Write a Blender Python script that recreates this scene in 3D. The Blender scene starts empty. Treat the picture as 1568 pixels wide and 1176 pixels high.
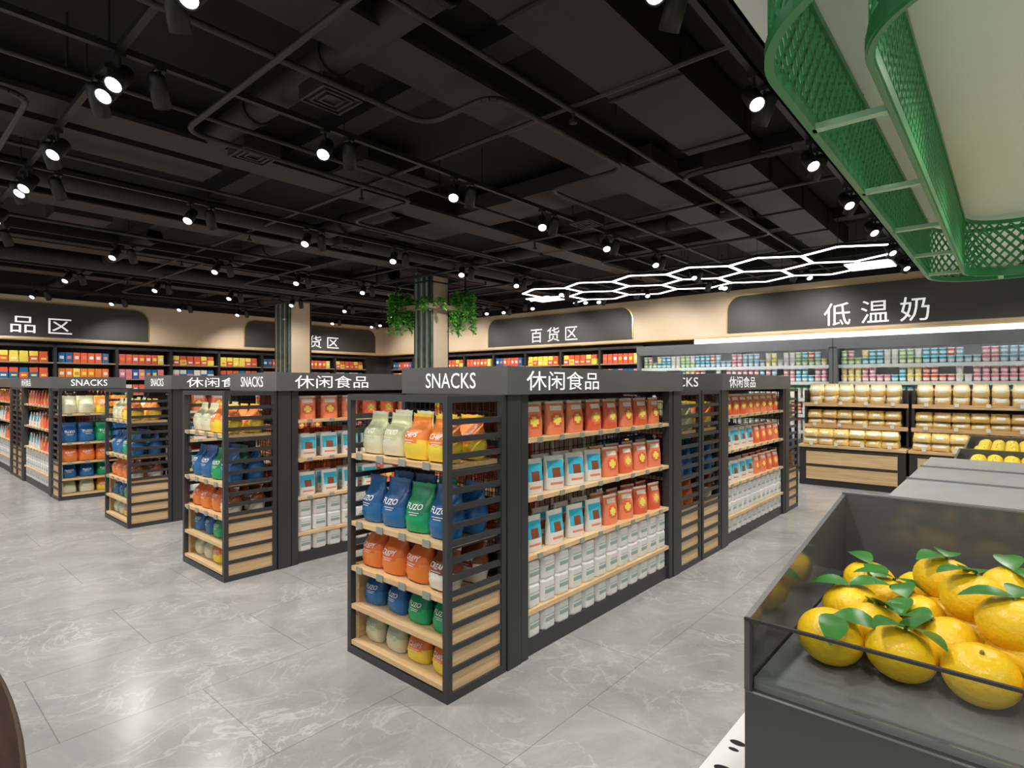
import bpy, math, random
from mathutils import Matrix, Vector
random.seed(7)
sc = bpy.context.scene
COL = sc.collection
try:
    sc.view_settings.view_transform = 'Standard'
    sc.view_settings.look = 'None'
except Exception: pass
sc.view_settings.exposure = 0.0

# ---------------------------------------------------------------- materials
MATS = {}
def mat(name, c, rough=.5, metal=0., em=0., var=.12, vs=6., bump=0., coat=0., emc=None):
    if name in MATS: return MATS[name]
    m = bpy.data.materials.new(name); m.use_nodes = True
    nt = m.node_tree; n = nt.nodes; l = nt.links
    b = n['Principled BSDF']
    b.inputs['Roughness'].default_value = rough
    b.inputs['Metallic'].default_value = metal
    b.inputs['Coat Weight'].default_value = coat
    tc = n.new('ShaderNodeTexCoord')
    no = n.new('ShaderNodeTexNoise'); no.inputs['Scale'].default_value = vs
    l.new(tc.outputs['Object'], no.inputs['Vector'])
    mx = n.new('ShaderNodeMix'); mx.data_type = 'RGBA'
    mx.inputs[6].default_value = (c[0]*(1-var), c[1]*(1-var), c[2]*(1-var), 1)
    mx.inputs[7].default_value = (min(1, c[0]*(1+var)), min(1, c[1]*(1+var)), min(1, c[2]*(1+var)), 1)
    l.new(no.outputs['Fac'], mx.inputs[0]); l.new(mx.outputs[2], b.inputs['Base Color'])
    if bump > 0:
        bp = n.new('ShaderNodeBump'); bp.inputs['Strength'].default_value = bump
        bp.inputs['Distance'].default_value = .01
        n2 = n.new('ShaderNodeTexNoise'); n2.inputs['Scale'].default_value = vs*12
        l.new(tc.outputs['Object'], n2.inputs['Vector'])
        l.new(n2.outputs['Fac'], bp.inputs['Height']); l.new(bp.outputs['Normal'], b.inputs['Normal'])
    if em > 0:
        ec = emc or c
        b.inputs['Emission Color'].default_value = (*ec, 1)
        b.inputs['Emission Strength'].default_value = em
    MATS[name] = m
    return m

def wood(name, c1, c2, axis='X', scale=1., rough=.45, spec=.5):
    if name in MATS: return MATS[name]
    m = bpy.data.materials.new(name); m.use_nodes = True
    n = m.node_tree.nodes; l = m.node_tree.links; b = n['Principled BSDF']
    tc = n.new('ShaderNodeTexCoord'); mp = n.new('ShaderNodeMapping')
    s = [30*scale]*3; s['XYZ'.index(axis)] = 1.5*scale
    mp.inputs['Scale'].default_value = s
    no = n.new('ShaderNodeTexNoise'); no.inputs['Scale'].default_value = 1.5; no.inputs['Detail'].default_value = 6
    no.inputs['Distortion'].default_value = .6
    cr = n.new('ShaderNodeValToRGB')
    cr.color_ramp.elements[0].position = .3; cr.color_ramp.elements[0].color = (*c1, 1)
    cr.color_ramp.elements[1].position = .7; cr.color_ramp.elements[1].color = (*c2, 1)
    l.new(tc.outputs['Object'], mp.inputs[0]); l.new(mp.outputs[0], no.inputs['Vector'])
    l.new(no.outputs['Fac'], cr.inputs[0]); l.new(cr.outputs[0], b.inputs['Base Color'])
    b.inputs['Roughness'].default_value = rough; b.inputs['Specular IOR Level'].default_value = spec
    MATS[name] = m; return m

def glassmat(name, tint, fac=.12):
    m = bpy.data.materials.new(name); m.use_nodes = True
    n = m.node_tree.nodes; l = m.node_tree.links
    n.remove(n['Principled BSDF']); out = n['Material Output']
    t = n.new('ShaderNodeBsdfTransparent'); t.inputs[0].default_value = (*tint, 1)
    g = n.new('ShaderNodeBsdfGlossy'); g.inputs['Roughness'].default_value = .03
    g.inputs[0].default_value = (.9, .95, .95, 1)
    lw = n.new('ShaderNodeLayerWeight'); lw.inputs[0].default_value = fac
    mx = n.new('ShaderNodeMixShader')
    l.new(lw.outputs['Facing'], mx.inputs[0]); l.new(t.outputs[0], mx.inputs[1]); l.new(g.outputs[0], mx.inputs[2])
    l.new(mx.outputs[0], out.inputs[0])
    MATS[name] = m; return m

FRAME = mat('frame_grey', (.050, .052, .055), .42, .25, vs=3)
FRAME2 = mat('header_grey', (.125, .128, .13), .45, .2, vs=3)
WOOD = wood('light_oak', (.62, .40, .19), (.82, .59, .34), 'X')
WOODY = wood('light_oak_y', (.62, .40, .19), (.82, .59, .34), 'Y')
WHITE = mat('white_print', (.85, .85, .83), .5, var=.03)
SIGNW = mat('sign_letter_white', (.9, .9, .9), .4, em=.6, var=.02)
TAG = mat('price_tag', (.30, .33, .27), .4)
BLACK = mat('black_wire', (.010, .010, .010), .5)
BEIGE = mat('beige_panel', (.70, .54, .37), .45, vs=1.5, var=.05)
GOLD = mat('gold_trim', (.75, .52, .22), .3, .7)
BOARD = mat('dark_sign_board', (.062, .058, .053), .5, vs=1.)
CEILB = mat('black_ceiling_paint', (.0045, .004, .004), .9, vs=2)
BEAM = mat('black_beam_paint', (.008, .0072, .007), .75, vs=2)
BEAM2 = mat('brown_duct_paint', (.017, .0142, .0125), .6, vs=2)
PIPE = mat('conduit_paint', (.024, .021, .019), .5, vs=2)
LAMPE = mat('lamp_lens', (1, 1, 1), .4, em=6, var=.01)
LEDW = mat('led_white', (1, 1, 1), .4, em=5, var=.01)
LEDS = mat('led_soft', (1, 1, 1), .4, em=1.5, var=.01)

# ---------------------------------------------------------------- mesh builder
class MB:
    def __init__(s):
        s.v = []; s.f = []; s.m = []; s.s = []; s.mats = []
    def mi(s, m):
        if m not in s.mats: s.mats.append(m)
        return s.mats.index(m)
    def add(s, vs, fs, m, smooth=False, M=None):
        o = len(s.v); k = s.mi(m)
        if M is not None: vs = [M @ Vector(p) for p in vs]
        s.v.extend([tuple(p) for p in vs])
        for f in fs:
            s.f.append(tuple(i+o for i in f)); s.m.append(k); s.s.append(smooth)
    def box(s, x0, y0, z0, x1, y1, z1, m, M=None):
        vs = [(x0,y0,z0),(x1,y0,z0),(x1,y1,z0),(x0,y1,z0),(x0,y0,z1),(x1,y0,z1),(x1,y1,z1),(x0,y1,z1)]
        s.add(vs, [(0,3,2,1),(4,5,6,7),(0,1,5,4),(1,2,6,5),(2,3,7,6),(3,0,4,7)], m, False, M)
    def cbox(s, x0, y0, z0, x1, y1, z1, m, b=.006, M=None):
        def ring(z, i):
            a0,a1,c0,c1 = x0+i,x1-i,y0+i,y1-i
            return [(a0+b,c0,z),(a1-b,c0,z),(a1,c0+b,z),(a1,c1-b,z),(a1-b,c1,z),(a0+b,c1,z),(a0,c1-b,z),(a0,c0+b,z)]
        vs = ring(z0,0)+ring(z1-b,0)+ring(z1,b)
        fs = [tuple(range(7,-1,-1)), tuple(range(16,24))]
        for k in (0,8):
            for i in range(8):
                j=(i+1)%8; fs.append((k+i,k+j,k+8+j,k+8+i))
        s.add(vs, fs, m, False, M)
    def lathe(s, prof, m, n=12, M=None, smooth=True, capt=True, capb=True):
        vs = []; fs = []
        for r, z in prof:
            for i in range(n):
                a = 2*math.pi*i/n; vs.append((r*math.cos(a), r*math.sin(a), z))
        for k in range(len(prof)-1):
            for i in range(n):
                j=(i+1)%n; fs.append((k*n+i,k*n+j,(k+1)*n+j,(k+1)*n+i))
        s.add(vs, fs, m, smooth, M)
        if capt: s.add(vs[-n:], [tuple(range(n))], m, False, M)
        if capb: s.add(vs[:n], [tuple(range(n-1,-1,-1))], m, False, M)
    def tube(s, a, b, r, m, n=8):
        a=Vector(a); b=Vector(b); d=b-a
        M = Matrix.Translation(a) @ d.to_track_quat('Z','Y').to_matrix().to_4x4()
        s.lathe([(r,0),(r,d.length)], m, n, M)
    def stamp(s, t, M):
        o = len(s.v); mp = [s.mi(x) for x in t.mats]
        s.v.extend([tuple(M @ Vector(p)) for p in t.v])
        for f, k, sm in zip(t.f, t.m, t.s):
            s.f.append(tuple(i+o for i in f)); s.m.append(mp[k]); s.s.append(sm)
    def mesh(s, name):
        me = bpy.data.meshes.new(name)
        me.from_pydata(s.v, [], s.f)
        for x in s.mats: me.materials.append(x)
        me.polygons.foreach_set('material_index', s.m)
        me.polygons.foreach_set('use_smooth', s.s)
        me.update(); return me
    def obj(s, name, parent=None, loc=(0,0,0), rz=0):
        return place(s.mesh(name), name, parent, loc, rz)

def place(me, name, parent=None, loc=(0,0,0), rz=0):
    o = bpy.data.objects.new(name, me); COL.objects.link(o)
    o.location = loc; o.rotation_euler = (0,0,rz)
    if parent: o.parent = parent
    return o
def empty(name, loc=(0,0,0), rz=0):
    e = bpy.data.objects.new(name, None); COL.objects.link(e)
    e.location = loc; e.rotation_euler = (0,0,rz); e.empty_display_size = .2
    return e
def T(x,y,z): return Matrix.Translation((x,y,z))
def RZ(a): return Matrix.Rotation(math.radians(a),4,'Z')
def RX(a): return Matrix.Rotation(math.radians(a),4,'X')
def RY(a): return Matrix.Rotation(math.radians(a),4,'Y')
def S(a,b,c): return Matrix.Diagonal((a,b,c,1))

_tc = {}
def text_geo(s, bold=.012):
    if (s,bold) in _tc: return _tc[(s,bold)]
    cu = bpy.data.curves.new('t','FONT'); cu.body = s; cu.size = 1; cu.offset = bold; cu.resolution_u = 3
    ob = bpy.data.objects.new('t', cu); COL.objects.link(ob)
    bpy.context.view_layer.update()
    dg = bpy.context.evaluated_depsgraph_get()
    me = ob.evaluated_get(dg).to_mesh()
    vs = [tuple(v.co) for v in me.vertices]; fs = [tuple(p.vertices) for p in me.polygons]
    ob.evaluated_get(dg).to_mesh_clear()
    bpy.data.objects.remove(ob); bpy.data.curves.remove(cu)
    if vs:
        x0=min(v[0] for v in vs); x1=max(v[0] for v in vs); y0=min(v[1] for v in vs); y1=max(v[1] for v in vs)
        h = max(y1-y0,1e-4); vs=[((v[0]-(x0+x1)/2)/h,(v[1]-(y0+y1)/2)/h,0) for v in vs]
        w = (x1-x0)/h
    else: w = 1
    _tc[(s,bold)] = (vs, fs, w); return _tc[(s,bold)]
def text(mb, s, c, face, h, w=None, m=None, bold=.0):
    vs, fs, ww = text_geo(s, bold)
    sx = (w/ww) if w else h
    R = {'-X':RZ(-90),'-Y':RZ(0),'+X':RZ(90),'+Y':RZ(180)}[face] @ RX(90)
    mb.add(vs, fs, m or SIGNW, False, T(*c) @ R @ S(sx, h, 1))

# ---------------------------------------------------------------- camera
cam = bpy.data.objects.new('camera', bpy.data.cameras.new('camera')); COL.objects.link(cam)
cam.data.sensor_width = 36; cam.data.lens = 20.16; cam.data.clip_start=.02
cam.location = (0,0,1.6); cam.rotation_euler = (math.radians(90),0,math.radians(-48.9))
sc.camera = cam

# ---------------------------------------------------------------- world
w = bpy.data.worlds.new('world'); sc.world = w; w.use_nodes = True
w.node_tree.nodes['Background'].inputs[0].default_value = (1,.98,.96,1)
w.node_tree.nodes['Background'].inputs[1].default_value = .78

# ---------------------------------------------------------------- room shell
X0,X1,Y0,Y1,H = -3., 12.6, -5.6, 17., 4.0
fm = bpy.data.materials.new('grey_marble_tile'); fm.use_nodes=True
n=fm.node_tree.nodes; l=fm.node_tree.links; b=n['Principled BSDF']
tc=n.new('ShaderNodeTexCoord')
def noise(scale,det,dis,rg=.6):
    q=n.new('ShaderNodeTexNoise'); q.inputs['Scale'].default_value=scale; q.inputs['Detail'].default_value=det
    q.inputs['Distortion'].default_value=dis; q.inputs['Roughness'].default_value=rg
    l.new(tc.outputs['Object'],q.inputs['Vector']); return q
def ramp(src,stops):
    q=n.new('ShaderNodeValToRGB'); e=q.color_ramp.elements
    e[0].position,e[0].color=stops[0][0],(*[stops[0][1]]*3,1); e[1].position,e[1].color=stops[-1][0],(*[stops[-1][1]]*3,1)
    for p,v in stops[1:-1]: k=e.new(p); k.color=(v,v,v,1)
    l.new(src.outputs['Fac'],q.inputs[0]); return q
n1=noise(1.6,10,1.1,.68); c1=ramp(n1,[(.28,.285),(.5,.355),(.72,.45)])
n2=noise(1.9,8,1.5); c2=ramp(n2,[(.48,0),(.50,.6),(.52,0)])
n4=noise(4.2,8,1.2); c4=ramp(n4,[(.485,0),(.50,.3),(.515,0)])
n3=noise(1.2,2,0); c3=ramp(n3,[(.38,.15),(.62,1)])
ad=n.new('ShaderNodeMath'); ad.operation='ADD'; l.new(c2.outputs[0],ad.inputs[0]); l.new(c4.outputs[0],ad.inputs[1])
mm=n.new('ShaderNodeMath'); mm.operation='MULTIPLY'; mm.use_clamp=True
l.new(ad.outputs[0],mm.inputs[0]); l.new(c3.outputs[0],mm.inputs[1])
mx=n.new('ShaderNodeMix'); mx.data_type='RGBA'; mx.inputs[7].default_value=(.58,.58,.565,1)
l.new(mm.outputs[0],mx.inputs[0]); l.new(c1.outputs[0],mx.inputs[6])
br=n.new('ShaderNodeTexBrick'); br.inputs['Scale'].default_value=1; br.inputs['Mortar Size'].default_value=.0025
br.inputs['Brick Width'].default_value=1.2; br.inputs['Row Height'].default_value=.8; br.inputs['Mortar Smooth'].default_value=.1
br.inputs['Color1'].default_value=(1,.995,.98,1); br.inputs['Color2'].default_value=(.95,.945,.93,1); br.inputs['Mortar'].default_value=(.62,.62,.62,1)
l.new(tc.outputs['Object'],br.inputs['Vector'])
m2=n.new('ShaderNodeMix'); m2.data_type='RGBA'; m2.blend_type='MULTIPLY'; m2.inputs[0].default_value=1
l.new(mx.outputs[2],m2.inputs[6]); l.new(br.outputs['Color'],m2.inputs[7]); l.new(m2.outputs[2],b.inputs['Base Color'])
b.inputs['Roughness'].default_value=.22
mb=MB(); mb.box(X0,Y0,-.1,X1,Y1,0,fm); mb.obj('floor')

pm=bpy.data.materials.new('white_tile_black_leaf'); pm.use_nodes=True
n=pm.node_tree.nodes; l=pm.node_tree.links; b=n['Principled BSDF']
tc=n.new('ShaderNodeTexCoord'); mp=n.new('ShaderNodeMapping'); mp.inputs['Scale'].default_value=(9,5,1)
vo=n.new('ShaderNodeTexVoronoi'); vo.inputs['Scale'].default_value=1.6; vo.inputs['Randomness'].default_value=.55
cr=n.new('ShaderNodeValToRGB'); cr.color_ramp.interpolation='CONSTANT'
cr.color_ramp.elements[0].color=(.02,.02,.02,1); cr.color_ramp.elements[1].position=.38; cr.color_ramp.elements[1].color=(.8,.8,.79,1)
l.new(tc.outputs['Object'],mp.inputs[0]); l.new(mp.outputs[0],vo.inputs['Vector']); l.new(vo.outputs['Distance'],cr.inputs[0]); l.new(cr.outputs[0],b.inputs['Base Color'])
b.inputs['Roughness'].default_value=.3
mb=MB(); mb.box(.35,-4,0,9,.98,.006,pm); mb.obj('patterned_floor_mat')

WALLP=mat('wall_plaster',(.10,.095,.09),.8)
mb=MB(); mb.box(X0,Y1,0,X1,Y1+.1,H,WALLP); mb.obj('wall_left')
mb=MB(); mb.box(X1,Y0,0,X1+.1,Y1,H,WALLP); mb.obj('wall_back')
mb=MB(); mb.box(X0,Y0-.1,0,X1,Y0,H,mat('white_wall',(.7,.7,.68),.7)); mb.obj('wall_right')
mb=MB(); mb.box(X0,1.08,H,X1,Y1,H+.1,CEILB); mb.obj('ceiling')
WC=mat('white_ceiling_paint',(.88,.94,.89),.7,var=.02)
mb=MB(); mb.box(X0,Y0,3.5,X1,1.06,3.6,WC); mb.box(X0,1.04,3.5,X1,1.08,H,CEILB)
mb.obj('dropped_ceiling')

# ceiling beams, ducts, conduits: one continuous services grid
mb=MB()
for y in (3.0,5.5,8.3,11.0,13.8,16.3):
    mb.box(X0,y-.16,3.74,X1,y+.16,3.995,BEAM)
    mb.box(X0,y-.20,3.70,X1,y+.20,3.74,BEAM2)
for x in (-1.2,2.9,5.9,8.9,11.6):
    mb.box(x-.11,1.1,3.86,x+.11,Y1,3.995,BEAM)
for y0,y1,xa,xb in ((1.65,2.2,X0,4.95),(1.85,2.3,5.5,9.8)):
    mb.box(xa,y0,3.66,xb,y1,3.95,BEAM2)
    xx=xa+.6
    while xx<xb:
        mb.box(xx,y0-.012,3.648,xx+.025,y1+.012,3.955,BEAM); xx+=1.2
mb.box(3.2,4.6,3.7,3.9,5.1,3.9,BEAM2); mb.box(3.1,4.5,3.68,4.0,5.2,3.71,BEAM)
mb.box(1.6,8.8,3.7,2.2,9.3,3.9,BEAM2)
mb.box(5.0,2.6,3.72,5.6,6.8,3.9,BEAM2); mb.box(0.2,5.9,3.72,2.4,6.4,3.92,BEAM2)
for x,ya,yb,r in ((2.1,2.3,5.3,.11),(4.4,5.7,10.5,.12),(7.0,9.2,16.,.14),(2.9,9.5,16,.1),(7.3,2.4,7.2,.1)):
    mb.tube((x,ya,3.78),(x,yb,3.78),r,BEAM2,14)
    y=ya
    while y<yb: mb.tube((x,y,3.78),(x,y+.05,3.78),r+.015,BEAM,14); y+=1.1
mb.tube((X0,7.4,3.72),(9,7.4,3.72),.12,BEAM2,14)
mb.tube((X0,12.0,3.72),(11,12.0,3.72),.14,BEAM2,14)
for y in (2.45,4.6,6.3,7.75,10.2,13.0):
    mb.tube((X0,y,3.62),(X1,y,3.62),.018,PIPE,6)
for x in (.2,3.5,6.4,9.5):
    mb.tube((x,1.3,3.66),(x,Y1,3.66),.018,PIPE,6)
    for y in (2.45,5.15,7.75,10.2,13.): mb.tube((x,y,3.66),(x,y,3.55),.012,BEAM,6); mb.tube((x,y,3.53),(x,y,3.55),.03,BEAM,8)
def bend(pts,z,r,R=.18):
    out=[]
    N=len(pts)
    for i,p in enumerate(pts):
        p=Vector((*p,z))
        if i in (0,N-1): out.append(p); continue
        a=(Vector((*pts[i-1],z))-p).normalized(); b_=(Vector((*pts[i+1],z))-p).normalized()
        for k in range(6):
            u=k/5; out.append((p+a*R)*(1-u)**2+p*2*u*(1-u)+(p+b_*R)*u*u)
    for a,b_ in zip(out[:-1],out[1:]): mb.tube(a,b_,r,PIPE,8)
bend([(X0,3.4),(2.9,3.4),(2.9,2.7),(4.7,2.7),(4.7,3.6),(12,3.6)],3.60,.022)
bend([(1.7,1.3),(1.7,4.9),(4.0,4.9),(4.0,6.1),(6.9,6.1),(6.9,16)],3.59,.022)
bend([(X0,5.15),(.8,5.15),(.8,8.9),(5.1,8.9),(5.1,11.6),(11,11.6)],3.60,.022)
bend([(5.2,1.4),(5.2,2.4),(8.0,2.4),(8.0,5.1),(12,5.1)],3.59,.022)
bend([(X0,10.0),(3.8,10.0),(3.8,14.6),(12,14.6)],3.60,.022)
bend([(11.,1.4),(11.,6.7),(8.6,6.7),(8.6,9.8),(11.2,9.8),(11.2,16)],3.60,.022)
for x in (0.9,4.1,6.7,10.3):
    for y in (2.45,4.6,7.75,10.2,13.0): mb.tube((x,y,3.62),(x,y,4.0),.008,BEAM,6)
for x,y in ((2.2,3.6),(2.3,5.0),(4.7,7.3),(6.0,4.0),(0.6,7.2),(5.6,10.6)):
    mb.box(x-.16,y-.16,3.60,x+.16,y+.16,3.70,BEAM2)
    for k in range(3):
        q=.15-.045*k
        for s_ in (-1,1):
            mb.box(x-q,y+s_*q-.008,3.585,x+q,y+s_*q+.008,3.60,PIPE); mb.box(x+s_*q-.008,y-q,3.585,x+s_*q+.008,y+q,3.60,PIPE)
mb.obj('exposed_ceiling_ductwork')

# ---------------------------------------------------------------- track lights
def spot(parent, p, d, energy, size=120, r=.05, col=(1,.95,.885)):
    L=bpy.data.lights.new('spot_bulb','SPOT'); L.energy=energy; L.spot_size=math.radians(size); L.spot_blend=.7
    L.shadow_soft_size=r; L.color=col
    o=bpy.data.objects.new('spot_bulb',L); COL.objects.link(o); o.location=p
    o.rotation_euler=Vector(d).to_track_quat('-Z','Y').to_euler(); o.parent=parent
def head(mb,x,y,d,z=3.44):
    dv=Vector(d).normalized(); q=dv.to_track_quat('Z','Y').to_matrix().to_4x4()
    c=Vector((x,y,z)); M=T(*c)@q
    mb.box(x-.03,y-.03,3.575,x+.03,y+.03,3.60,BLACK)
    mb.tube((x,y,3.58),(x,y,z+.02),.011,BLACK,8)
    mb.lathe([(.03,-.12),(.05,-.10),(.053,-.02),(.053,.085),(.048,.085),(.044,.068)],BLACK,18,M,capt=False)
    mb.lathe([(.0445,.066),(.0445,.076)],LAMPE,18,M)
    return c+dv*.12
def track(heads, a, b, E=88):
    e=empty('ceiling_track_light'); mb=MB()
    ax = abs(b[0]-a[0])>abs(b[1]-a[1])
    if ax: mb.box(a[0],a[1]-.02,3.60,b[0],a[1]+.02,3.64,BLACK)
    else: mb.box(a[0]-.02,a[1],3.60,a[0]+.02,b[1],3.64,BLACK)
    L=(b[0]-a[0]) if ax else (b[1]-a[1]); k=0.3
    while k<L:
        px,py=(a[0]+k,a[1]) if ax else (a[0],a[1]+k)
        mb.tube((px,py,3.64),(px,py,4.0),.006,BLACK,6); k+=1.6
    for i,(x,y,d) in enumerate(heads):
        head(mb,x,y,(-.55,-.5,-.85))
        ox,oy=(.22,0) if ax else (0,.22)
        p=head(mb,x+ox,y+oy,(.45,.6,-.9))
        spot(e,p,d,E)
    mb.obj('track_and_heads',e)
for y in (4.07,6.83,9.62,12.4,15.2):
    hs=[]
    for i in range(9):
        x=-.33+1.38*i
        if x>11.5: continue
        d=(-.1,-.25,-1) if i%2==0 else (.25,.45,-1)
        hs.append((x,y,d))
    track(hs,(X0+.5,y),(11.9,y))
hs=[(2.44+1.38*i,1.26,(.1,.3 if i%2==0 else 0,-1)) for i in range(-2,7)]
track(hs,(X0+.5,1.26),(11.9,1.26))
hs=[(1.05,2.9+1.38*i,(.5,.1,-1)) for i in range(0,10)]
track(hs,(1.05,1.3),(1.05,16.4))
hs=[(10.6,2.6+1.5*i,(.8,0,-1)) for i in range(0,9)]
track(hs,(10.6,1.3),(10.6,16.4),E=85)

e=empty('recessed_downlight'); mb=MB()
for x in (.5,2.2,3.9,5.6,7.3,9.0,10.7):
    for y in (-.25,-2.4):
        mb.lathe([(.05,3.492),(.07,3.492),(.07,3.4995)],mat('downlight_ring',(.5,.5,.5),.4),20,T(x,y,0),capb=False)
        mb.lathe([(.05,3.493),(.05,3.496)],LEDW,20,T(x,y,0))
        spot(e,(x,y,3.47),(0,.05,-1),70,140)
mb.obj('rings',e)

# ---------------------------------------------------------------- product templates
def bag(w,h,d,ca,cb,cl,txt=None,nx=10,nz=12):
    t=MB(); A,B,C=ca,cb,cl
    def wid(r):
        k=1-.13*max(0,min(1,(r-.3)/.58))**1.4
        if r>.88: k+=.06*(r-.88)/.12
        return w*k*(.93+.07*min(1,r/.10))
    def th(x,r):
        s_=min(1,abs(2*x/wid(r))); p=(max(0,1-s_**2.8))**.55
        q=.74+.26*min(1,r/.2)
        if r>.42:
            u=min(1,(r-.42)/.48); q*=1-(u*u*(3-2*u))*.93
        return d/2*p*q
    for side in (-1,1):
        vs=[]
        for k in range(nz+1):
            r=k/nz
            for i in range(nx+1):
                x=(i/nx-.5)*wid(r); wr=.0035*math.sin(i*2.3+k*1.7)+.002*math.sin(i*4.1-k*2.9)
                vs.append((x,side*(th(x,r)+ (wr if 0<i<nx else 0)),r*h-(.006*abs(math.sin(i*.9)) if k==nz else 0)))
        for k in range(nz):
            for i in range(nx):
                a=k*(nx+1)+i; q=(a,a+1,a+nx+2,a+nx+1)
                if side>0: q=q[::-1]
                r=(k+.5)/nz; s_=abs((i+.5)/nx-.5)*2
                m=A
                if r<.36+.06*math.cos((i+.5)/nx*6.28): m=B
                if k==nz-1: m=B
                if side<0 and .33<r<.62 and s_<.45 and C is not None and txt is None: m=C
                t.add([vs[j] for j in q],[(0,1,2,3)],m,True)
    if txt:
        tv,tf,tw=text_geo(txt,.012)
        for (zc,hh,ww) in ((.50*h,.115*h,w*.55),):
            v2=[]
            for (x,y,_) in tv:
                X=x/tw*ww; Z=zc+y*hh+abs(X)*.12; v2.append((X,-(th(X,Z/h)+.007),Z))
            t.add(v2,tf,C)
        for zc,ww in ((.39,.38),(.345,.28)):
            v2=[];N=6
            for i in range(N+1):
                for dz in (-.008,.008):
                    X=(i/N-.5)*w*ww; Z=(zc+dz*.8)*h; v2.append((X,-(th(X,Z/h)+.006),Z))
            t.add(v2,[(2*i,2*i+2,2*i+3,2*i+1) for i in range(N)],C)
    return weld(t)
def weld(t):
    key={}; nv=[]; mp=[]
    for p in t.v:
        k=(round(p[0],5),round(p[1],5),round(p[2],5))
        if k not in key: key[k]=len(nv); nv.append(p)
        mp.append(key[k])
    t.v=nv; t.f=[tuple(mp[i] for i in f) for f in t.f]
    keep=[i for i,f in enumerate(t.f) if len(set(f))==len(f)]
    t.f=[t.f[i] for i in keep]; t.m=[t.m[i] for i in keep]; t.s=[t.s[i] for i in keep]
    return t
def pouch(w,h,d,fn):
    t=MB(); nx,nz=10,14
    def th(i,k):
        s_=abs(i/nx-.5)*2; r=k/nz
        return d/2*(max(0,1-s_**4))**.6*(1-.9*max(0,(r-.3)/.7)**1.5)
    for side in (-1,1):
        for k in range(nz):
            for i in range(nx):
                q=[(i,k),(i+1,k),(i+1,k+1),(i,k+1)]
                if side>0:q=q[::-1]
                vs=[((a/nx-.5)*w,side*th(a,b_),b_/nz*h) for a,b_ in q]
                t.add(vs,[(0,1,2,3)],fn(i,k,side),True)
    return weld(t)
def canister(w,h,body,lab,lid):
    t=MB(); n=16
    def ring(r,z):
        o=[]
        for i in range(n):
            a=2*math.pi*(i+.5)/n; c,s_=math.cos(a),math.sin(a)
            k=1/((abs(c)**5+abs(s_)**5)**.2); o.append((r*c*k,r*s_*k,z))
        return o
    Z=[(w/2*.96,0,body),(w/2,.01,body),(w/2,h*.34,lab),(w/2,h*.52,body),(w/2,h*.60,lab),(w/2,h*.64,body),(w/2,h*.88,lid),(w/2*.93,h,None)]
    rr=ring(1,0)
    for a,b_ in zip(Z[:-1],Z[1:]):
        vs=ring(a[0],a[1])+ring(b_[0],b_[1])
        for i in range(n):
            j=(i+1)%n; m=a[2]
            if m is lab:
                fr = rr[i][1]<-.8 and rr[j][1]<-.8 and abs(rr[i][0])<.8 and abs(rr[j][0])<.8
                m = lab if fr else body
            t.add([vs[i],vs[j],vs[n+j],vs[n+i]],[(0,1,2,3)],m,False)
    t.add(ring(w/2*.93,h),[tuple(range(n))],lid)
    return weld(t)

c=lambda nm,rgb,r=.35:mat('pack_'+nm,rgb,r,var=.12,vs=9,bump=.12)
CB=c('blue',(.02,.15,.38)); CBd=c('navy',(.015,.10,.28)); CG=c('green',(.01,.36,.14)); CGd=c('deep_green',(.008,.25,.10))
CO=c('orange',(.85,.24,.04)); COd=c('burnt_orange',(.76,.16,.03)); CY=c('yellow',(.90,.66,.06)); CSage=c('sage',(.56,.58,.33)); CSl=c('light_sage',(.70,.68,.50))
CRed=c('red',(.76,.13,.06)); CRo=c('coral',(.84,.25,.12)); CTeal=c('teal',(.04,.47,.66)); CCr=c('cream',(.80,.75,.66)); CBr=c('brown',(.25,.07,.03))
CW=c('white',(.74,.74,.71)); CGr=c('greylabel',(.30,.40,.38)); CYl=c('lemon',(.95,.74,.12)); CPk=c('pink',(.80,.25,.35)); CLg=c('light_green',(.35,.62,.2)); CCy=c('sky',(.25,.55,.75))

BAGS={ 'sage':bag(.208,.255,.15,CSage,CSl,WHITE,'POTATO'),
 'yel':bag(.208,.255,.15,CO,CY,WHITE,'CHIPS'),
 'blue':bag(.208,.28,.15,CBd,CB,WHITE,'FUZO'),
 'green':bag(.208,.28,.15,CGd,CG,WHITE,'FUZO'),
 'org':bag(.208,.238,.15,COd,CO,WHITE,'CRISPY'),
 'cream':bag(.208,.238,.15,CBr,CCr,WHITE,'CREAM')}
def art_red(body):
    def f(i,k,s_):
        if s_>0: return body
        if k==13: return CCr
        if k in (10,11) and 2<=i<=7: return CCr
        dd=((i-4.5)/3)**2+((k-5.5)/3.3)**2
        if dd<.35: return CYl
        if dd<1.05: return CRed if body is CRo else CRo
        return body
    return f
def art_teal(i,k,s_):
    if s_>0: return CW
    if 1<=i<=8 and 5<=k<=11:
        if 3<=i<=6 and 5<=k<=8: return CBr
        return CTeal
    if k==2 and 2<=i<=7: return CRo
    return CW
P_RED=pouch(.165,.21,.07,art_red(CRed)); P_COR=pouch(.165,.21,.07,art_red(CRo)); P_TEAL=pouch(.165,.21,.07,art_teal)
CAN=canister(.138,.136,CW,CGr,WHITE)

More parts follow.
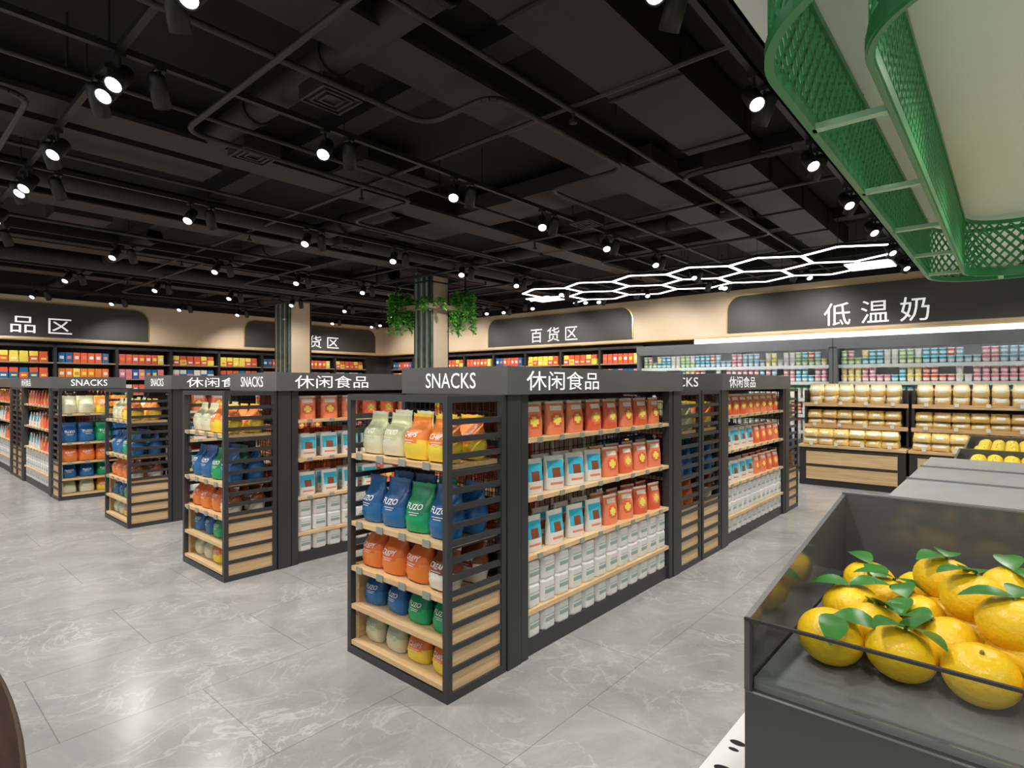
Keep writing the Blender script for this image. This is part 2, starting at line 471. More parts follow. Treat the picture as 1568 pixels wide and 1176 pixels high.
# ---------------------------------------------------------------- gondola
GL=3.09; GD=.88
def gondola_meshes():
    fr=MB(); wd=MB(); sg=MB()
    for mir in (0,1):
        def bx(m_,x0,y0,z0,x1,y1,z1,mt):
            if mir: x0,x1=GL-x1,GL-x0
            m_.box(x0,y0,z0,x1,y1,z1,mt)
        for y in (0,GD-.035):
            bx(fr,0,y,0,.035,y+.035,1.54,FRAME); bx(fr,.405,y,0,.44,y+.035,1.54,FRAME)
            bx(fr,.035,y,1.505,.405,y+.035,1.54,FRAME); bx(fr,.035,y,0,.405,y+.035,.045,FRAME)
            yy=y+.006 if y==0 else y+.005
            z=.60
            while z<1.47:
                bx(fr,.035,yy,z,.405,yy+.02,z+.03,FRAME); z+=.088
            yw=.014 if y==0 else GD-.032
            bx(wd,.035,yw,.045,.405,yw+.018,.525,WOOD)
            ys=.002 if y==0 else GD-.014
            for z in (.14,.25,.36,.47,.525):
                bx(fr,.035,ys,z,.405,ys+.012,z+.028,FRAME)
        bx(fr,0,.035,0,.035,GD-.035,.045,FRAME); bx(fr,0,.035,1.505,.035,GD-.035,1.54,FRAME)
        bx(fr,.405,.035,1.505,.44,GD-.035,1.54,FRAME)
        for z in (1.187,.787,.52,.293,.08):
            bx(wd,.004,.034,z-.026,.405,GD-.034,z,WOODY)
            bx(fr,.02,.034,z-.036,.4,GD-.034,z-.026,FRAME)
            if z>.3:
                for y in (.13,.33,.53,.73): bx(sg,-.006,y,z-.03,.002,y+.055,z+.008,TAG)
        bx(wd,.036,.035,.08,.05,.05,.52,WOOD); bx(wd,.036,GD-.05,.08,.05,GD-.035,.52,WOOD)
        for i in range(18): bx(fr,.402,.045+i*.046,.08,.405,.048+i*.046,1.5,BLACK)
        for i in range(24): bx(fr,.402,.04,.12+i*.06,.405,GD-.04,.123+i*.06,BLACK)
        for y in (-.005,GD-.065):
            bx(fr,.45,y,0,.565,y+.07,1.54,FRAME); bx(fr,.575,y+.006,0,.635,y+.064,1.54,FRAME)
            bx(fr,.565,y+.02,0,.575,y+.05,1.54,BLACK)
        bx(fr,.46,.065,.0,.62,GD-.065,.08,FRAME)
        for i in range(22): bx(fr,.54,.06+i*.035,.08,.543,.063+i*.035,1.5,BLACK)
        for i in range(24): bx(fr,.54,.06,.12+i*.06,.543,GD-.06,.123+i*.06,BLACK)
    a,b_=.635,GL-.635
    fr.box(a,.02,0,b_,GD-.02,.10,FRAME)
    fr.box(a,.43,.1,b_,.45,.14,FRAME); fr.box(a,.43,1.48,b_,.45,1.54,FRAME)
    i=0
    while a+i*.06<b_: fr.box(a+i*.06,.439,.14,a+i*.06+.004,.443,1.5,BLACK); i+=1
    for i in range(23): fr.box(a,.437,.16+i*.06,b_,.441,.164+i*.06,BLACK)
    for side in (0,1):
        for z in (1.28,.934,.59,.272):
            y0,y1=(0.005,.43) if side==0 else (.45,GD-.005)
            wd.box(a,y0,z-.026,b_,y1,z,WOOD)
            for xx in (a,b_-.012): fr.box(xx,y0+.03,z-.06,xx+.012,y1,z-.026,FRAME)
            x=a+.09
            while x<b_-.06 and z>.3:
                if side==0: sg.box(x,-.004,z-.028,x+.045,.003,z+.004,TAG)
                else: sg.box(x,GD-.003,z-.028,x+.045,GD+.004,z+.004,TAG)
                x+=.222
    hx0,hx1=.44,GL-.44
    sg.box(hx0,-.02,1.54,hx1,.01,1.70,FRAME2); sg.box(hx0,GD-.01,1.54,hx1,GD+.02,1.70,FRAME2)
    sg.box(hx0-.015,-.022,1.54,hx0+.015,GD+.022,1.702,FRAME2); sg.box(hx1-.015,-.022,1.54,hx1+.015,GD+.022,1.702,FRAME2)
    sg.box(hx0,.01,1.54,hx1,GD-.01,1.555,FRAME)
    text(sg,'SNACKS',(hx0-.018,GD/2,1.62),'-X',.092,.44); text(sg,'SNACKS',(hx1+.018,GD/2,1.62),'+X',.092,.44)
    text(sg,'休闲食品',(hx0+.53,-.025,1.62),'-Y',.115,.76); text(sg,'休闲食品',(hx1-.53,GD+.025,1.62),'+Y',.115,.76)
    return fr.mesh('steel_frame'),wd.mesh('oak_shelves'),sg.mesh('header_sign')
GM=gondola_meshes()

def products(seed):
    rnd=random.Random(seed); pb=MB(); pp=MB(); pc=MB()
    rows=[(1.187,['sage','sage','yel','yel'],1.),(.787,['blue','blue','green','blue'],1.),(.52,['org','org','org','cream'],1.),(.293,['blue','blue','green','green'],.70),(.08,['sage','sage','yel','yel'],.72)]
    for mir in (0,1):
        for z,names,sc_ in rows:
            for dx in (.11,.29):
                for j,nm in enumerate(names):
                    y=GD-.135-j*.203
                    rot=-90+rnd.uniform(-8,8); x=dx+rnd.uniform(-.01,.01)
                    if mir: x=GL-x; rot+=180; y=GD-y
                    k=sc_*rnd.uniform(.95,1.0)
                    pb.stamp(BAGS[nm],T(x,y,z+.002)@RZ(rot)@RX(-rnd.uniform(4,10))@S(k*1.0/ (1 if sc_==1 else .82),k,k))
    for side in (0,1):
        def put(mbx,tm,x,y,z,r):
            if side: x=GL-x; y=GD-y; r+=180
            mbx.stamp(tm,T(x,y,z)@RZ(r))
        for z,kind in ((1.28,'r'),(.934,'m'),(.59,'m')):
            for i in range(8):
                x=.635+.13+i*.222
                for y in (.08,.19):
                    tm = (P_COR if rnd.random()<.5 else P_RED) if (kind=='r' or i>=4) else P_TEAL
                    put(pp,tm,x+rnd.uniform(-.006,.006),y,z+.002,rnd.uniform(-14,0))
        for i in range(12):
            x=.635+.085+i*.15
            for y in (.09,.24):
                put(pc,CAN,x,y,.274,rnd.uniform(-2,2)); put(pc,CAN,x,y,.411,rnd.uniform(-2,2))
                put(pc,CAN,x,y,.102,rnd.uniform(-2,2))
    return pb.mesh('snack_bags'),pp.mesh('snack_pouches'),pc.mesh('white_canisters')
PM=[products(1),products(2)]
k=0
gs=[(1.94,2.12,0),(5.06,2.12,0),(1.95,4.77,0),(5.07,4.77,0),(1.98,7.35,0),(2.71,9.80,90),(2.71,12.92,90)]
for gx,gy,rz in gs:
    e=empty('snack_gondola_shelf',(gx,gy,0),math.radians(rz))
    for me,nm in zip(GM,('steel_frame','oak_shelves','header_sign')): place(me,nm,e)
    for me,nm in zip(PM[k%2],('snack_bags','snack_pouches','white_canisters')): place(me,nm,e)
    k+=1

# ---------------------------------------------------------------- wall racks
DK=mat('rack_dark',(.03,.028,.028),.5); RW=wood('rack_wood',(.28,.17,.08),(.40,.26,.13),'X')
def rack(seed,w=1.2):
    t=MB(); p=MB(); rnd=random.Random(seed)
    for x in (0,w-.03):
        t.box(x,0,0,x+.03,.45,2.5,DK)
    t.box(.03,.43,0,w-.03,.45,2.5,DK); t.box(0,0,2.44,w,.45,2.5,DK); t.box(0,0,0,w,.45,.12,DK)
    pal=[[CRed,CYl],[CB,CW,CPk],[CO,CYl],[CRed,CW],[CRed,CB]]
    for z in (.12,.55,.95,1.32,1.70,2.07):
        t.box(.03,.01,z,w-.03,.43,z+.025,RW)
        t.box(.03,0,z,w-.03,.012,z+.03,mat('shelf_edge',(.35,.25,.15),.5))
        cs=rnd.choice(pal); x=.06; kind=rnd.randint(0,2)
        while x<w-.16:
            ww=(.09,.13,.16)[kind]; hh=(.17,.24,.14)[kind]
            cc=rnd.choice(cs)
            p.cbox(x,.06,z+.026,x+ww,.36,z+.026+hh,cc)
            p.box(x+ww*.2,.055,z+.03+hh*.35,x+ww*.8,.0605,z+.03+hh*.65,rnd.choice([CYl,WHITE,CRo]))
            if kind==2: p.cbox(x+.005,.07,z+.027+hh,x+ww-.005,.35,z+.02+2*hh*.9,rnd.choice(cs))
            x+=ww+.012
    return t.mesh('rack_body'),p.mesh('packaged_goods')
RK=[rack(i) for i in range(4)]
for i in range(13):
    x=-3+.02+1.2*i
    if x+1.2>12.0: break
    e=empty('wall_shelf_rack',(x,16.5,0))
    a,b_=RK[i%4]; place(a,'rack_body',e); place(b_,'packaged_goods',e)
for i in range(8):
    y=6.5+1.2*i
    e=empty('wall_shelf_rack',(12.12,y+1.2,0),math.radians(-90))
    a,b_=RK[(i+2)%4]; place(a,'rack_body',e); place(b_,'packaged_goods',e)

# ---------------------------------------------------------------- wall header fascia with sign boards
def board(mb,u0,u1,z0,z1,r,off,m,axis):
    pts=[(u0,z0),(u1,z0)]
    for i in range(9):
        a=math.pi/2*i/8; pts.append((u1-r+r*math.cos(a),z1-r+r*math.sin(a)))
    for i in range(9):
        a=math.pi/2+math.pi/2*i/8; pts.append((u0+r+r*math.cos(a),z1-r+r*math.sin(a)))
    N=len(pts)
    def P(p,o): return (p[0],16.42-o,p[1]) if axis=='L' else (12.05-o,p[0],p[1])
    vs=[P(p,off) for p in pts]+[P(p,0) for p in pts]
    fs=[tuple(range(N))]+[(i,(i+1)%N,N+(i+1)%N,N+i) for i in range(N)]
    mb.add(vs,fs,m)
mb=MB()
mb.box(X0,16.42,2.6,12.05,16.99,3.55,BEIGE); mb.box(X0,16.40,2.57,12.05,16.99,2.6,GOLD)
for u0,u1 in ((-1.4,4.86),(7.28,11.7)):
    board(mb,u0-.03,u1+.03,2.66,3.45,.33,.012,GOLD,'L'); board(mb,u0,u1,2.66,3.42,.30,.02,BOARD,'L')
text(mb,'食 品 区',(2.43,16.39,2.92),'-Y',.38,1.75); text(mb,'百 货 区',(9.45,16.39,2.92),'-Y',.38,1.65)
mb.obj('fascia_sign_panel')
mb=MB()
mb.box(12.05,Y0,2.6,12.59,16.42,3.55,BEIGE); mb.box(12.03,Y0,2.57,12.59,16.42,2.6,GOLD)
for u0,u1 in ((6.75,11.4),(-3,4.5)):
    board(mb,u0-.03,u1+.03,2.66,3.45,.33,.012,GOLD,'R'); board(mb,u0,u1,2.66,3.42,.30,.02,BOARD,'R')
text(mb,'百 货 区',(12.02,9.05,2.90),'-X',.38,1.52); text(mb,'低 温 奶',(12.02,1.87,2.90),'-X',.42,1.62)
mb.obj('fascia_sign_panel')

# ---------------------------------------------------------------- dairy refrigerators
FRG=mat('fridge_grey',(.16,.17,.18),.4,.4); FIN=mat('fridge_liner',(.72,.75,.75),.4)
def cup(m,lid,h=.12,r=.045):
    t=MB(); t.lathe([(r*.8,0),(r,h*.9)],m,10,capt=False); t.lathe([(r*1.06,h*.9),(r*1.06,h)],lid,10,capb=False); t.lathe([(r*.89,h*.3),(r*.99,h*.62)],WHITE,10,capt=False,capb=False); return t
CUPS=[cup(a,WHITE) for a in (CRed,CTeal,CLg,CYl,CPk,CCy,CW)]
BOT=[cup(a,b_,.2,.04) for a,b_ in ((CW,CTeal),(CW,CRed),(CCr,CG))]
def fridge():
    W=3.87; t=MB(); p=MB(); rnd=random.Random(5)
    for x in (0,W-.06): t.box(x,0,0,x+.06,.62,2.4,FRG)
    t.box(.06,.60,.4,W-.06,.62,2.3,FIN); t.box(0,-.02,2.26,W,.62,2.42,FRG); t.box(.06,-.03,2.22,W-.06,.0,2.26,FRG)
    t.box(.1,.02,2.235,W-.1,.06,2.255,LEDW)
    t.box(0,-.06,0,W,.6,.42,FRG); t.box(.0,-.08,.42,W,-.05,.60,FRG); t.box(.06,-.05,.42,W-.06,.6,.46,FIN)
    t.box(0,-.07,.05,W,-.055,.10,DK)
    zs=(.72,1.02,1.32,1.62,1.92)
    for z in zs:
        t.box(.06,.12,z-.02,W-.06,.6,z,FIN); t.box(.06,.10,z-.035,W-.06,.12,z+.025,mat('ticket_rail',(.60,.66,.66),.3))
        t.box(.1,.13,z-.032,W-.1,.15,z-.022,LEDS)
    for zi,z in enumerate((.46,)+zs):
        x=.14; blk=0; cu=CUPS[0]
        while x<W-.14:
            if blk<=0: cu=rnd.choice(CUPS if zi not in (1,3) else BOT); blk=rnd.randint(2,4)
            k=1.15 if zi else 1.
            for y in (.17,.29): p.stamp(cu,T(x,y,z+.002)@S(k,k,k))
            if cu in CUPS and rnd.random()<.85: p.stamp(rnd.choice(CUPS) if rnd.random()<.2 else cu,T(x,.17,z+.002+.12*k)@S(k*.95,k,k*.9))
            x+=.108; blk-=1
    return t.mesh('cabinet'),p.mesh('dairy_products')
FR=fridge()
for y in (6.27,2.39,-1.49):
    e=empty('dairy_refrigerator',(11.4,y,0),math.radians(-90))
    place(FR[0],'cabinet',e); place(FR[1],'dairy_products',e)
mb=MB(); mb.box(11.98,-5.4,2.44,12.04,5.2,2.56,LEDS); mb.obj('wall_light_strip')

# ---------------------------------------------------------------- bread displays
BRD=[bag(.24,.16,.12,c('bun_'+str(i),cc),c('bunb_'+str(i),c2_),WHITE) for i,(cc,c2_) in enumerate((((.88,.68,.32),(.78,.48,.12)),((.90,.80,.52),(.85,.60,.22)),((.84,.56,.14),(.88,.68,.28))))]
def bread():
    W=1.42; t=MB(); p=MB(); rnd=random.Random(9)
    t.box(0,0,.0,W,.8,.06,DK); t.box(0,0,.06,W,.8,.60,DK); t.box(-.01,-.02,.60,W+.01,.8,.64,WOOD)
    for z in (.10,.34): t.box(.10,-.012,z,W-.10,.0,z+.22,WOOD); t.box(.10,-.016,z+.2,W-.10,-.01,z+.22,DK)
    for x in (0,W-.03): t.box(x,.30,.64,x+.03,.8,1.5,DK)
    for z,y0 in ((.93,.22),(1.27,.30)):
        t.box(.0,y0,z-.03,W,.8,z,RW); t.box(0,y0-.01,z-.03,W,y0,z+.03,WOOD)
    t.box(.0,.78,.64,W,.8,1.5,DK)
    for z,y0 in ((.64,.03),(.93,.28),(1.27,.36)):
        for lay in range(2):
            for dy in (.07,.22):
                x=.14
                while x<W-.1:
                    b_=rnd.choice(BRD)
                    if z>1.2: p.stamp(BRD[1],T(x,y0+dy,z+lay*.14)@RZ(rnd.uniform(-8,8))@S(.8,1,1.25))
                    else: p.stamp(b_,T(x,y0+dy,z+.0+lay*.12)@RZ(rnd.uniform(-8,8))@RX(-12)@S(.95,1.1,.85))
                    x+=.215
        for i in range(4): p.box(.15+i*.35,y0-.06 if z<.7 else y0-.085,z+.0,.20+i*.35,y0-.055 if z<.7 else y0-.08,z+.05,WHITE)
    return t.mesh('stand'),p.mesh('packed_bread')
BR=bread()
for y in (2.58,1.12,-.34):
    e=empty('bread_display_stand',(10.0,y,0),math.radians(-90))
    place(BR[0],'stand',e); place(BR[1],'packed_bread',e)

# ---------------------------------------------------------------- columns
GM_=mat('green_marble',(.10,.15,.115),.12,vs=9,var=.6); PAN=mat('beige_stone',(.76,.60,.43),.3,vs=3,var=.08); MIR=mat('pale_strip',(.50,.56,.50),.15,.3)
def column(x,y,h_,name,planter):
    e=empty(name,(x,y,0)); mb=MB()
    s=h_; mb.box(-s,-s,0,s,s,3.98,DK)
    o=.012
    for sg_ in (-1,1):
        ya,yb=(s,s+o) if sg_>0 else (-s-o,-s)
        mb.box(-s*.70,ya,.1,s*.84,yb,3.9,PAN)
        mb.box(-s*.95,ya,.1,-s*.76,yb,3.9,GM_)
        xa,xb=(s,s+o) if sg_>0 else (-s-o,-s)
        mb.box(xa,-s*.35,.1,xb,s*.35,3.9,GM_)
        mb.box(xa,-s*.92,.1,xb,-s*.42,3.9,GM_); mb.box(xa,s*.42,.1,xb,s*.92,3.9,GM_)
        for q in (-.66,.0,.66): mb.box(xa-.004*(1 if sg_<0 else -1),s*q-.024,.1,xb,s*q+.024,3.9,MIR)
    mb.box(-s-.02,-s-.02,0,s+.02,s+.02,.1,DK)
    mb.obj('shaft',e)
    return e
column(7.5,14.1,.33,'structural_column',False)
column(7.45,8.60,.24,'structural_column',True)
e=empty('hanging_ivy_planter',(7.45,8.60,0)); mb=MB()
for x0,y0,x1,y1 in ((-.48,-.48,.48,-.27),(-.48,.27,.48,.48),(-.48,-.27,-.27,.27),(.27,-.27,.48,.27)):
    mb.box(x0,y0,3.02,x1,y1,3.10,mat('planter_box',(.34,.28,.18),.5))
for sx in (-1,1):
    for sy in (-1,1):
        mb.box(sx*.47-.012,sy*.47-.012,3.1,sx*.47+.012,sy*.47+.012,3.99,BLACK)
        mb.box(sx*.75-.012,sy*.75-.012,3.55,sx*.75+.012,sy*.75+.012,3.99,BLACK)
for z,r in ((3.55,.75),(3.9,.75),(3.5,.47)):
    for s_ in (-1,1):
        mb.box(-r,s_*r-.012,z,r,s_*r+.012,z+.024,BLACK); mb.box(s_*r-.012,-r,z,s_*r+.012,r,z+.024,BLACK)
mb.obj('planter_frame',e)
LF=[mat('ivy_leaf_%d'%i,cc,.5) for i,cc in enumerate(((.08,.38,.04),(.18,.60,.08),(.32,.75,.14),(.04,.22,.02)))]
mb=MB(); rnd=random.Random(3)
def leaf(mb,p,d,up,L,m):
    d=Vector(d).normalized(); s_=d.cross(Vector(up)).normalized(); nrm=s_.cross(d)
    p=Vector(p); W=L*.38
    vs=[p,p+d*L*.35+s_*W-nrm*L*.05,p+d*L*.35+nrm*L*.06,p+d*L*.35-s_*W-nrm*L*.05,p+d*L*.75+s_*W*.6-nrm*L*.1,p+d*L*.75,p+d*L*.75-s_*W*.6-nrm*L*.1,p+d*L-nrm*L*.15]
    mb.add(vs,[(0,1,2),(0,2,3),(1,4,5,2),(2,5,6,3),(4,7,5),(5,7,6)],m,True)
for cx,cy in ((-.42,.42),(.42,-.42),(-.42,-.42),(.42,.42)):
    nst=34 if cx*cy<0 else 6
    for k in range(nst):
        a=rnd.uniform(0,6.28); r0=rnd.uniform(0,.14)
        p=Vector((cx+r0*math.cos(a),cy+r0*math.sin(a),3.12)); ln=rnd.uniform(.22,.56) if cx*cy<0 else .10
        out=Vector((math.cos(a),math.sin(a),0))*rnd.uniform(.05,.14); up_=rnd.uniform(.12,.38) if cx*cy<0 else .08
        prev=p
        for q in range(15):
            u=q/14; z=3.12+up_*math.sin(min(1,u*2)*math.pi*.5)-max(0,u-.35)*(ln+up_)*1.5
            pt=Vector((p.x+out.x*min(1,u*2.0)*1.3,p.y+out.y*min(1,u*2)*1.3,z))
            if q: mb.tube(prev,pt,.004,LF[3],4)
            prev=pt
            for _ in range(3):
                leaf(mb,pt,(rnd.uniform(-1,1),rnd.uniform(-1,1),rnd.uniform(-.9,.4)),(rnd.uniform(-.3,.3),rnd.uniform(-.3,.3),1),rnd.uniform(.06,.095),rnd.choice(LF))
mb.obj('ivy_foliage',e)

# ---------------------------------------------------------------- honeycomb LED ceiling light
mb=MB(); R=.60; rnd=random.Random(4); seen=set()
cells=[(0,j) for j in range(6)]+[(1,j) for j in range(6)]
for i,j in cells:
    cx=9.2+i*R*1.5; cy=1.75+j*R*1.732+(i%2)*R*.866
    pts=[(cx+R*math.cos(math.pi/3*k),cy+R*math.sin(math.pi/3*k)) for k in range(6)]
    for k in range(6):
        a,b_=pts[k],pts[(k+1)%6]; key=(round((a[0]+b_[0])/2,2),round((a[1]+b_[1])/2,2))
        if key in seen: continue
        seen.add(key)
        if rnd.random()<.08: continue
        d=Vector((b_[0]-a[0],b_[1]-a[1],0)); ang=math.atan2(d.y,d.x)
        M=T(a[0],a[1],3.42)@Matrix.Rotation(ang,4,'Z')
        mb.box(0,-.024,0,d.length,.024,.012,LEDW,M); mb.box(0,-.028,.012,d.length,.028,.05,BLACK,M)
        mb.tube((a[0],a[1],3.46),(a[0],a[1],3.99),.004,BLACK,4)
for xx,yy in ((9.5,7.3),(10.0,1.35)):
    mb.box(xx,yy,3.42,xx+.6,yy+.6,3.44,LEDS); mb.box(xx-.02,yy-.02,3.44,xx+.62,yy+.62,3.48,BLACK)
    for q in ((xx,yy),(xx+.6,yy+.6)): mb.tube((q[0],q[1],3.46),(q[0],q[1],3.99),.004,BLACK,4)
mb.obj('honeycomb_pendant_light')

# ---------------------------------------------------------------- green mesh canopy
GR=mat('green_powdercoat',(.045,.27,.095),.35,vs=3); GR2=mat('green_mesh',(.055,.34,.115),.4); GRL=mat('pale_green_bar',(.36,.60,.40),.4)
def loop(x0,x1,y0,y1,r,step=.05):
    pts=[]
    segs=[((x0+r,y1),(x1-r,y1)),('c',(x1-r,y1-r),90),((x1,y1-r),(x1,y0+r)),('c',(x1-r,y0+r),0),((x1-r,y0),(x0+r,y0)),('c',(x0+r,y0+r),-90),((x0,y0+r),(x0,y1-r)),('c',(x0+r,y1-r),180)]
    for s_ in segs:
        if s_[0]=='c':
            c_,a0=s_[1],s_[2]; N=max(4,int(r*math.pi/2/step))
            for i in range(N):
                a=math.radians(a0-90*i/N); pts.append((c_[0]+r*math.cos(a),c_[1]+r*math.sin(a)))
        else:
            a,b_=s_; L=math.dist(a,b_); N=max(1,int(L/step))
            for i in range(N): pts.append((a[0]+(b_[0]-a[0])*i/N,a[1]+(b_[1]-a[1])*i/N))
    return pts
def rail(mb,pts,z,w,h,m):
    N=len(pts); vs=[]
    for i in range(N):
        p=Vector(pts[i]); q=Vector(pts[(i+1)%N]); o=Vector(pts[i-1]); t=(q-o).normalized(); nn=Vector((t.y,-t.x))
        for a,b_ in ((-w/2,0),(w/2,0),(w/2,h),(-w/2,h)): vs.append((p.x+nn.x*a,p.y+nn.y*a,z+b_))
    fs=[]
    for i in range(N):
        j=(i+1)%N
        for k in range(4): fs.append((4*i+k,4*j+k,4*j+(k+1)%4,4*i+(k+1)%4))
    mb.add(vs,fs,m)
def lattice(mb,pts,z0,z1,rows,m):
    N=len(pts)//2*2; dz=(z1-z0)/rows; wv=.0095
    def P(i,k): p=pts[i%N]; return Vector((p[0],p[1],z0+k*dz))
    for k in range(rows):
        for i in range(0,N):
            if (i+k)%2==0: a,b_=P(i,k),P(i+1,k+1)
            else: a,b_=P(i+1,k),P(i,k+1)
            up=Vector((0,0,wv)); d=b_-a; h_=Vector((d.x,d.y,0)).normalized()*wv
            s_=(up-h_)*.7
            mb.add([a-s_,b_-s_,b_+s_,a+s_],[(0,1,2,3)],m)
e=empty('green_mesh_canopy'); fr=MB(); ms=MB()
ox0,ox1,oy0,oy1=1.9,8.9,-2.2,.74
po=loop(ox0,ox1,oy0,oy1,.62,.05); pi_=loop(ox0+.24,ox1-.33,oy0+.33,oy1-.33,.45,.05)
ZL,ZU=2.86,3.42
for pts in (po,pi_):
    rail(fr,pts,ZL-.02,.035,.05,GR); rail(fr,pts,ZU,.035,.04,GR)
    lattice(ms,pts,ZL+.03,ZU,9,GR2)
rail(fr,pi_,ZL-.03,.02,.10,GR)
x=3.1
while x<8.4:
    fr.box(x-.025,oy1-.33,ZL-.02,x+.025,oy1,ZL+.01,GRL); fr.box(x-.025,oy0,ZL-.02,x+.025,oy0+.33,ZL+.01,GRL)
    for y in (oy1,oy0): fr.tube((x,y,ZU),(x,y,3.5),.008,GR,6)
    x+=1.25
for y in (-1.6,-.7,.1):
    fr.box(ox1-.33,y-.025,ZL-.02,ox1,y+.025,ZL+.01,GRL); fr.box(ox0,y-.025,ZL-.02,ox0+.24,y+.025,ZL+.01,GRL)
fr.obj('rails',e); o=ms.obj('expanded_mesh',e)
md=o.modifiers.new('sol','SOLIDIFY'); md.thickness=.012; md.offset=0

# ---------------------------------------------------------------- produce islands
ISL=mat('island_charcoal',(.072,.075,.077),.35,.2,vs=2); TRAY=mat('tray_grey',(.24,.245,.25),.4,.1,vs=2); LID=mat('island_top_grey',(.38,.39,.39),.25,.1)
RIM=mat('steel_rim',(.22,.22,.22),.3,.6)
GL_=glassmat('tinted_glass',(.84,.87,.87),.25); GLOS=mat('smoked_panel',(.10,.103,.105),.10,.0)
def island(x0,x1,y0,y1,zt,zf,zb,kind):
    e=empty('produce_display_island'); mb=MB(); g=MB()
    mb.box(x0+.05,y0+.05,.006,x1-.05,y1-.05,.1,DK)
    mb.cbox(x0,y0,.1,x1,y1,zt-.03,ISL,.004)
    mb.box(x0+.02,y0+.02,zt-.03,x1-.02,y1-.02,zt,TRAY)
    for s_ in (0,1):
        ya,yb=(y1-.015,y1) if s_==0 else (y0,y0+.015)
        v=[(x0,ya,zt-.03),(x1,ya,zt-.03),(x1,ya,zb),(x0,ya,zf),(x0,yb,zt-.03),(x1,yb,zt-.03),(x1,yb,zb),(x0,yb,zf)]
        mb.add(v,[(0,1,2,3),(7,6,5,4),(0,4,5,1),(1,5,6,2),(3,7,4,0)],GLOS)
        mb.add(v,[(2,6,7,3)],RIM)
    mb.box(x1-.02,y0+.015,zt-.03,x1,y1-.015,zb,GLOS); mb.box(x1-.021,y0,zb,x1+.001,y1,zb+.006,RIM)
    g.box(x0+.001,y0+.02,zt,x0+.007,y1-.02,zf-.008,GL_)
    mb.box(x0-.002,y0,zf-.007,x0+.008,y1,zf+.001,DK)
    yy=y1-.015
    while yy>y0: mb.box(x0-.001,yy-.006,zt-.03,x0+.008,yy,zf,DK); yy-=.62
    if kind=='lid':
        mb.box(x0,y0,zb,x1,y1,zb+.02,LID); g.box(x0,y0+.02,zt,x0+.006,y1-.02,zb,GL_)
        for q in (.33,.66): mb.box(x0+(x1-x0)*q,y0,zb+.02,x0+(x1-x0)*q+.015,y1,zb+.03,TRAY)
    mb.obj('island_body',e); g.obj('glass_guard',e)
    return e
island(1.63,2.87,-1.30,.563,.78,.95,1.12,'open')
island(3.05,4.85,-1.30,.42,.90,1.0,1.08,'lid')
island(5.0,6.5,-1.30,.36,.85,.95,1.02,'open')
island(6.7,8.2,-1.30,.36,.85,.95,1.02,'open')
ORG=mat('orange_peel',(.95,.60,.015),.33,vs=5,bump=.35,var=.07); LFG=mat('citrus_leaf',(.035,.18,.025),.3,vs=20,var=.3); STEM=mat('stem_green',(.2,.22,.05),.6)
def fruit(mb,x,y,z,r,rnd,leaves=2,m=None,n=20):
    M=T(x,y,z)@RZ(rnd.uniform(0,360))@RX(rnd.uniform(-22,22))@RY(rnd.uniform(-18,18))@S(1.05,1.05,.88)
    prof=[]
    K=14
    for i in range(1,K):
        a=-math.pi/2+math.pi*i/K; rr=r*math.cos(a); zz=r*math.sin(a)
        if i>K-3: zz-=r*.05
        prof.append((rr,zz))
    prof.append((r*.05,r*.90))
    mb.lathe(prof,m or ORG,n,M)
    mb.lathe([(r*.07,r*.88),(r*.05,r*1.02)],STEM,6,M)
    for k in range(leaves):
        a=rnd.uniform(-.5,.5)+k*2.0; L=r*1.45; W=L*.34; vs=[];N=7
        ca,sa=math.cos(a),math.sin(a)
        for i in range(N+1):
            u=i/N; wv=W*math.sin(math.pi*min(1,u*.97+.02))**.8*(1-.25*u); zz=r*1.0+r*.18*math.sin(u*2.6)-u*u*r*.28
            for s_,dz in ((-1,.16),(0,0),(1,.16)):
                px=u*L; py=s_*wv; vs.append((px*ca-py*sa,px*sa+py*ca,zz+dz*wv))
        fs=[]
        for i in range(N):
            for j in range(2): b0=i*3+j; fs.append((b0,b0+3,b0+4,b0+1))
        mb.add(vs,fs,LFG,True,M)
mb=MB(); rnd=random.Random(21); r=.084
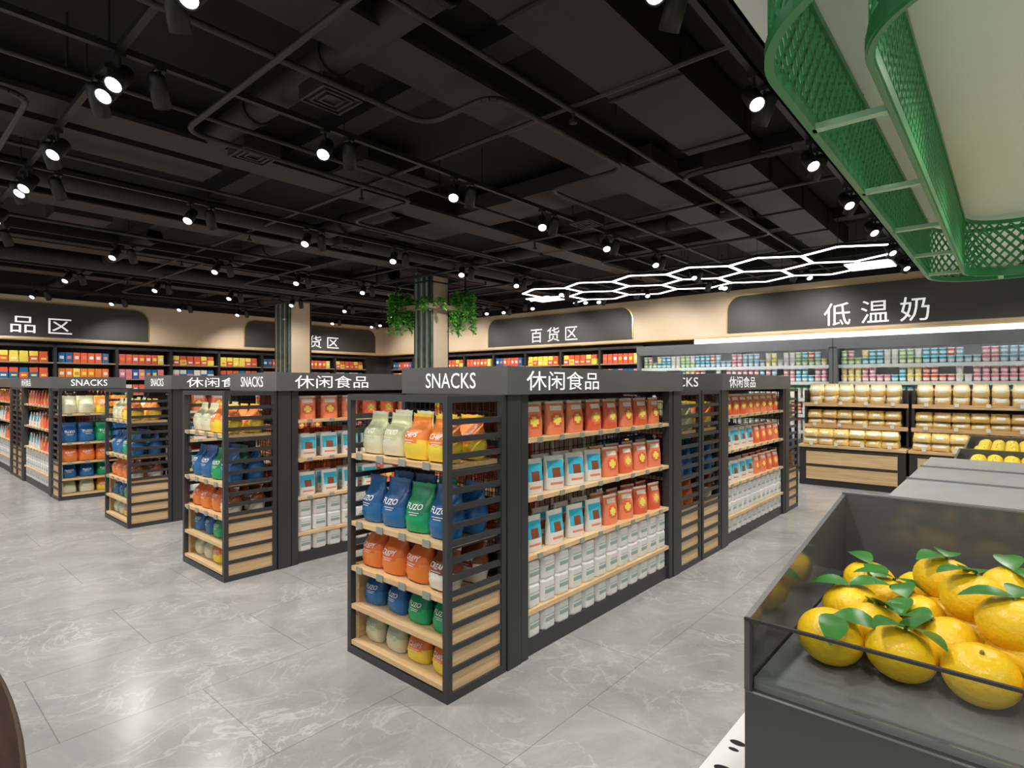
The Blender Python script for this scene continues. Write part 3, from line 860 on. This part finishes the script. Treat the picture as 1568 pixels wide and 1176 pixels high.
for i in range(5):
    for j in range(9):
        x=1.90+i*.152; y=.405-j*.172-(i%2)*.086
        if y<-1.15: continue
        fruit(mb,x+rnd.uniform(-.008,.008),y,.78+r*.9,r*rnd.uniform(.96,1.03),rnd,2 if rnd.random()<.75 else 0,n=28)
for i in range(3):
    for j in range(7):
        x=2.05+i*.16; y=.17-j*.175-(i%2)*.086
        if i==0 and j<1: continue
        fruit(mb,x,y,.78+r*.9+.10,r*rnd.uniform(.96,1.02),rnd,2 if rnd.random()<.85 else 0,n=28)
mb.obj('orange_pile')
LEM=mat('lemon_peel',(.90,.66,.02),.35,vs=5,bump=.2)
for (xa,xb,nm,mm) in ((5.1,6.4,'lemon_pile',LEM),(6.8,8.1,'mango_pile',mat('mango_skin',(.85,.62,.03),.4))):
    mb=MB()
    for lay in range(2):
        x=xa+.06+lay*.08
        while x<xb-.05-lay*.08:
            y=.26-lay*.05
            while y>-1.2+lay*.05:
                fruit(mb,x+rnd.uniform(-.01,.01),y,.897+lay*.075,.05,rnd,1 if rnd.random()<.15 else 0,mm,10); y-=.105
            x+=.105
    mb.obj(nm)

# ---------------------------------------------------------------- oval walnut counter (left foreground)
WAL=wood('walnut',(.030,.015,.010),(.055,.028,.018),'Y',1.,.75,.15)
CTE=wood('walnut_edge',(.075,.050,.036),(.10,.068,.05),'Y',1.,.7,.15)
mb=MB()
def band(a,za,b_,zb,m):
    N=96; v=[]
    for d_,z in ((a,za),(b_,zb)):
        for i in range(N):
            t=2*math.pi*i/N; v.append((-.60+(.9+d_)*math.cos(t),2.3+(2.0+d_)*math.sin(t),z))
    mb.add(v,[(i,(i+1)%N,N+(i+1)%N,N+i) for i in range(N)],m,True); return v[N:]
band(-.08,0,-.08,.07,DK); band(-.08,.07,-.03,.07,DK); band(-.03,.07,-.03,.66,WAL); band(-.03,.66,0,.665,CTE); band(0,.665,.002,.69,CTE)
band(.002,.69,-.004,.70,CTE); top=band(-.004,.70,-.010,.70,CTE)
mb.add(top,[tuple(range(len(top)))],WAL)
mb.obj('oval_promotion_counter')
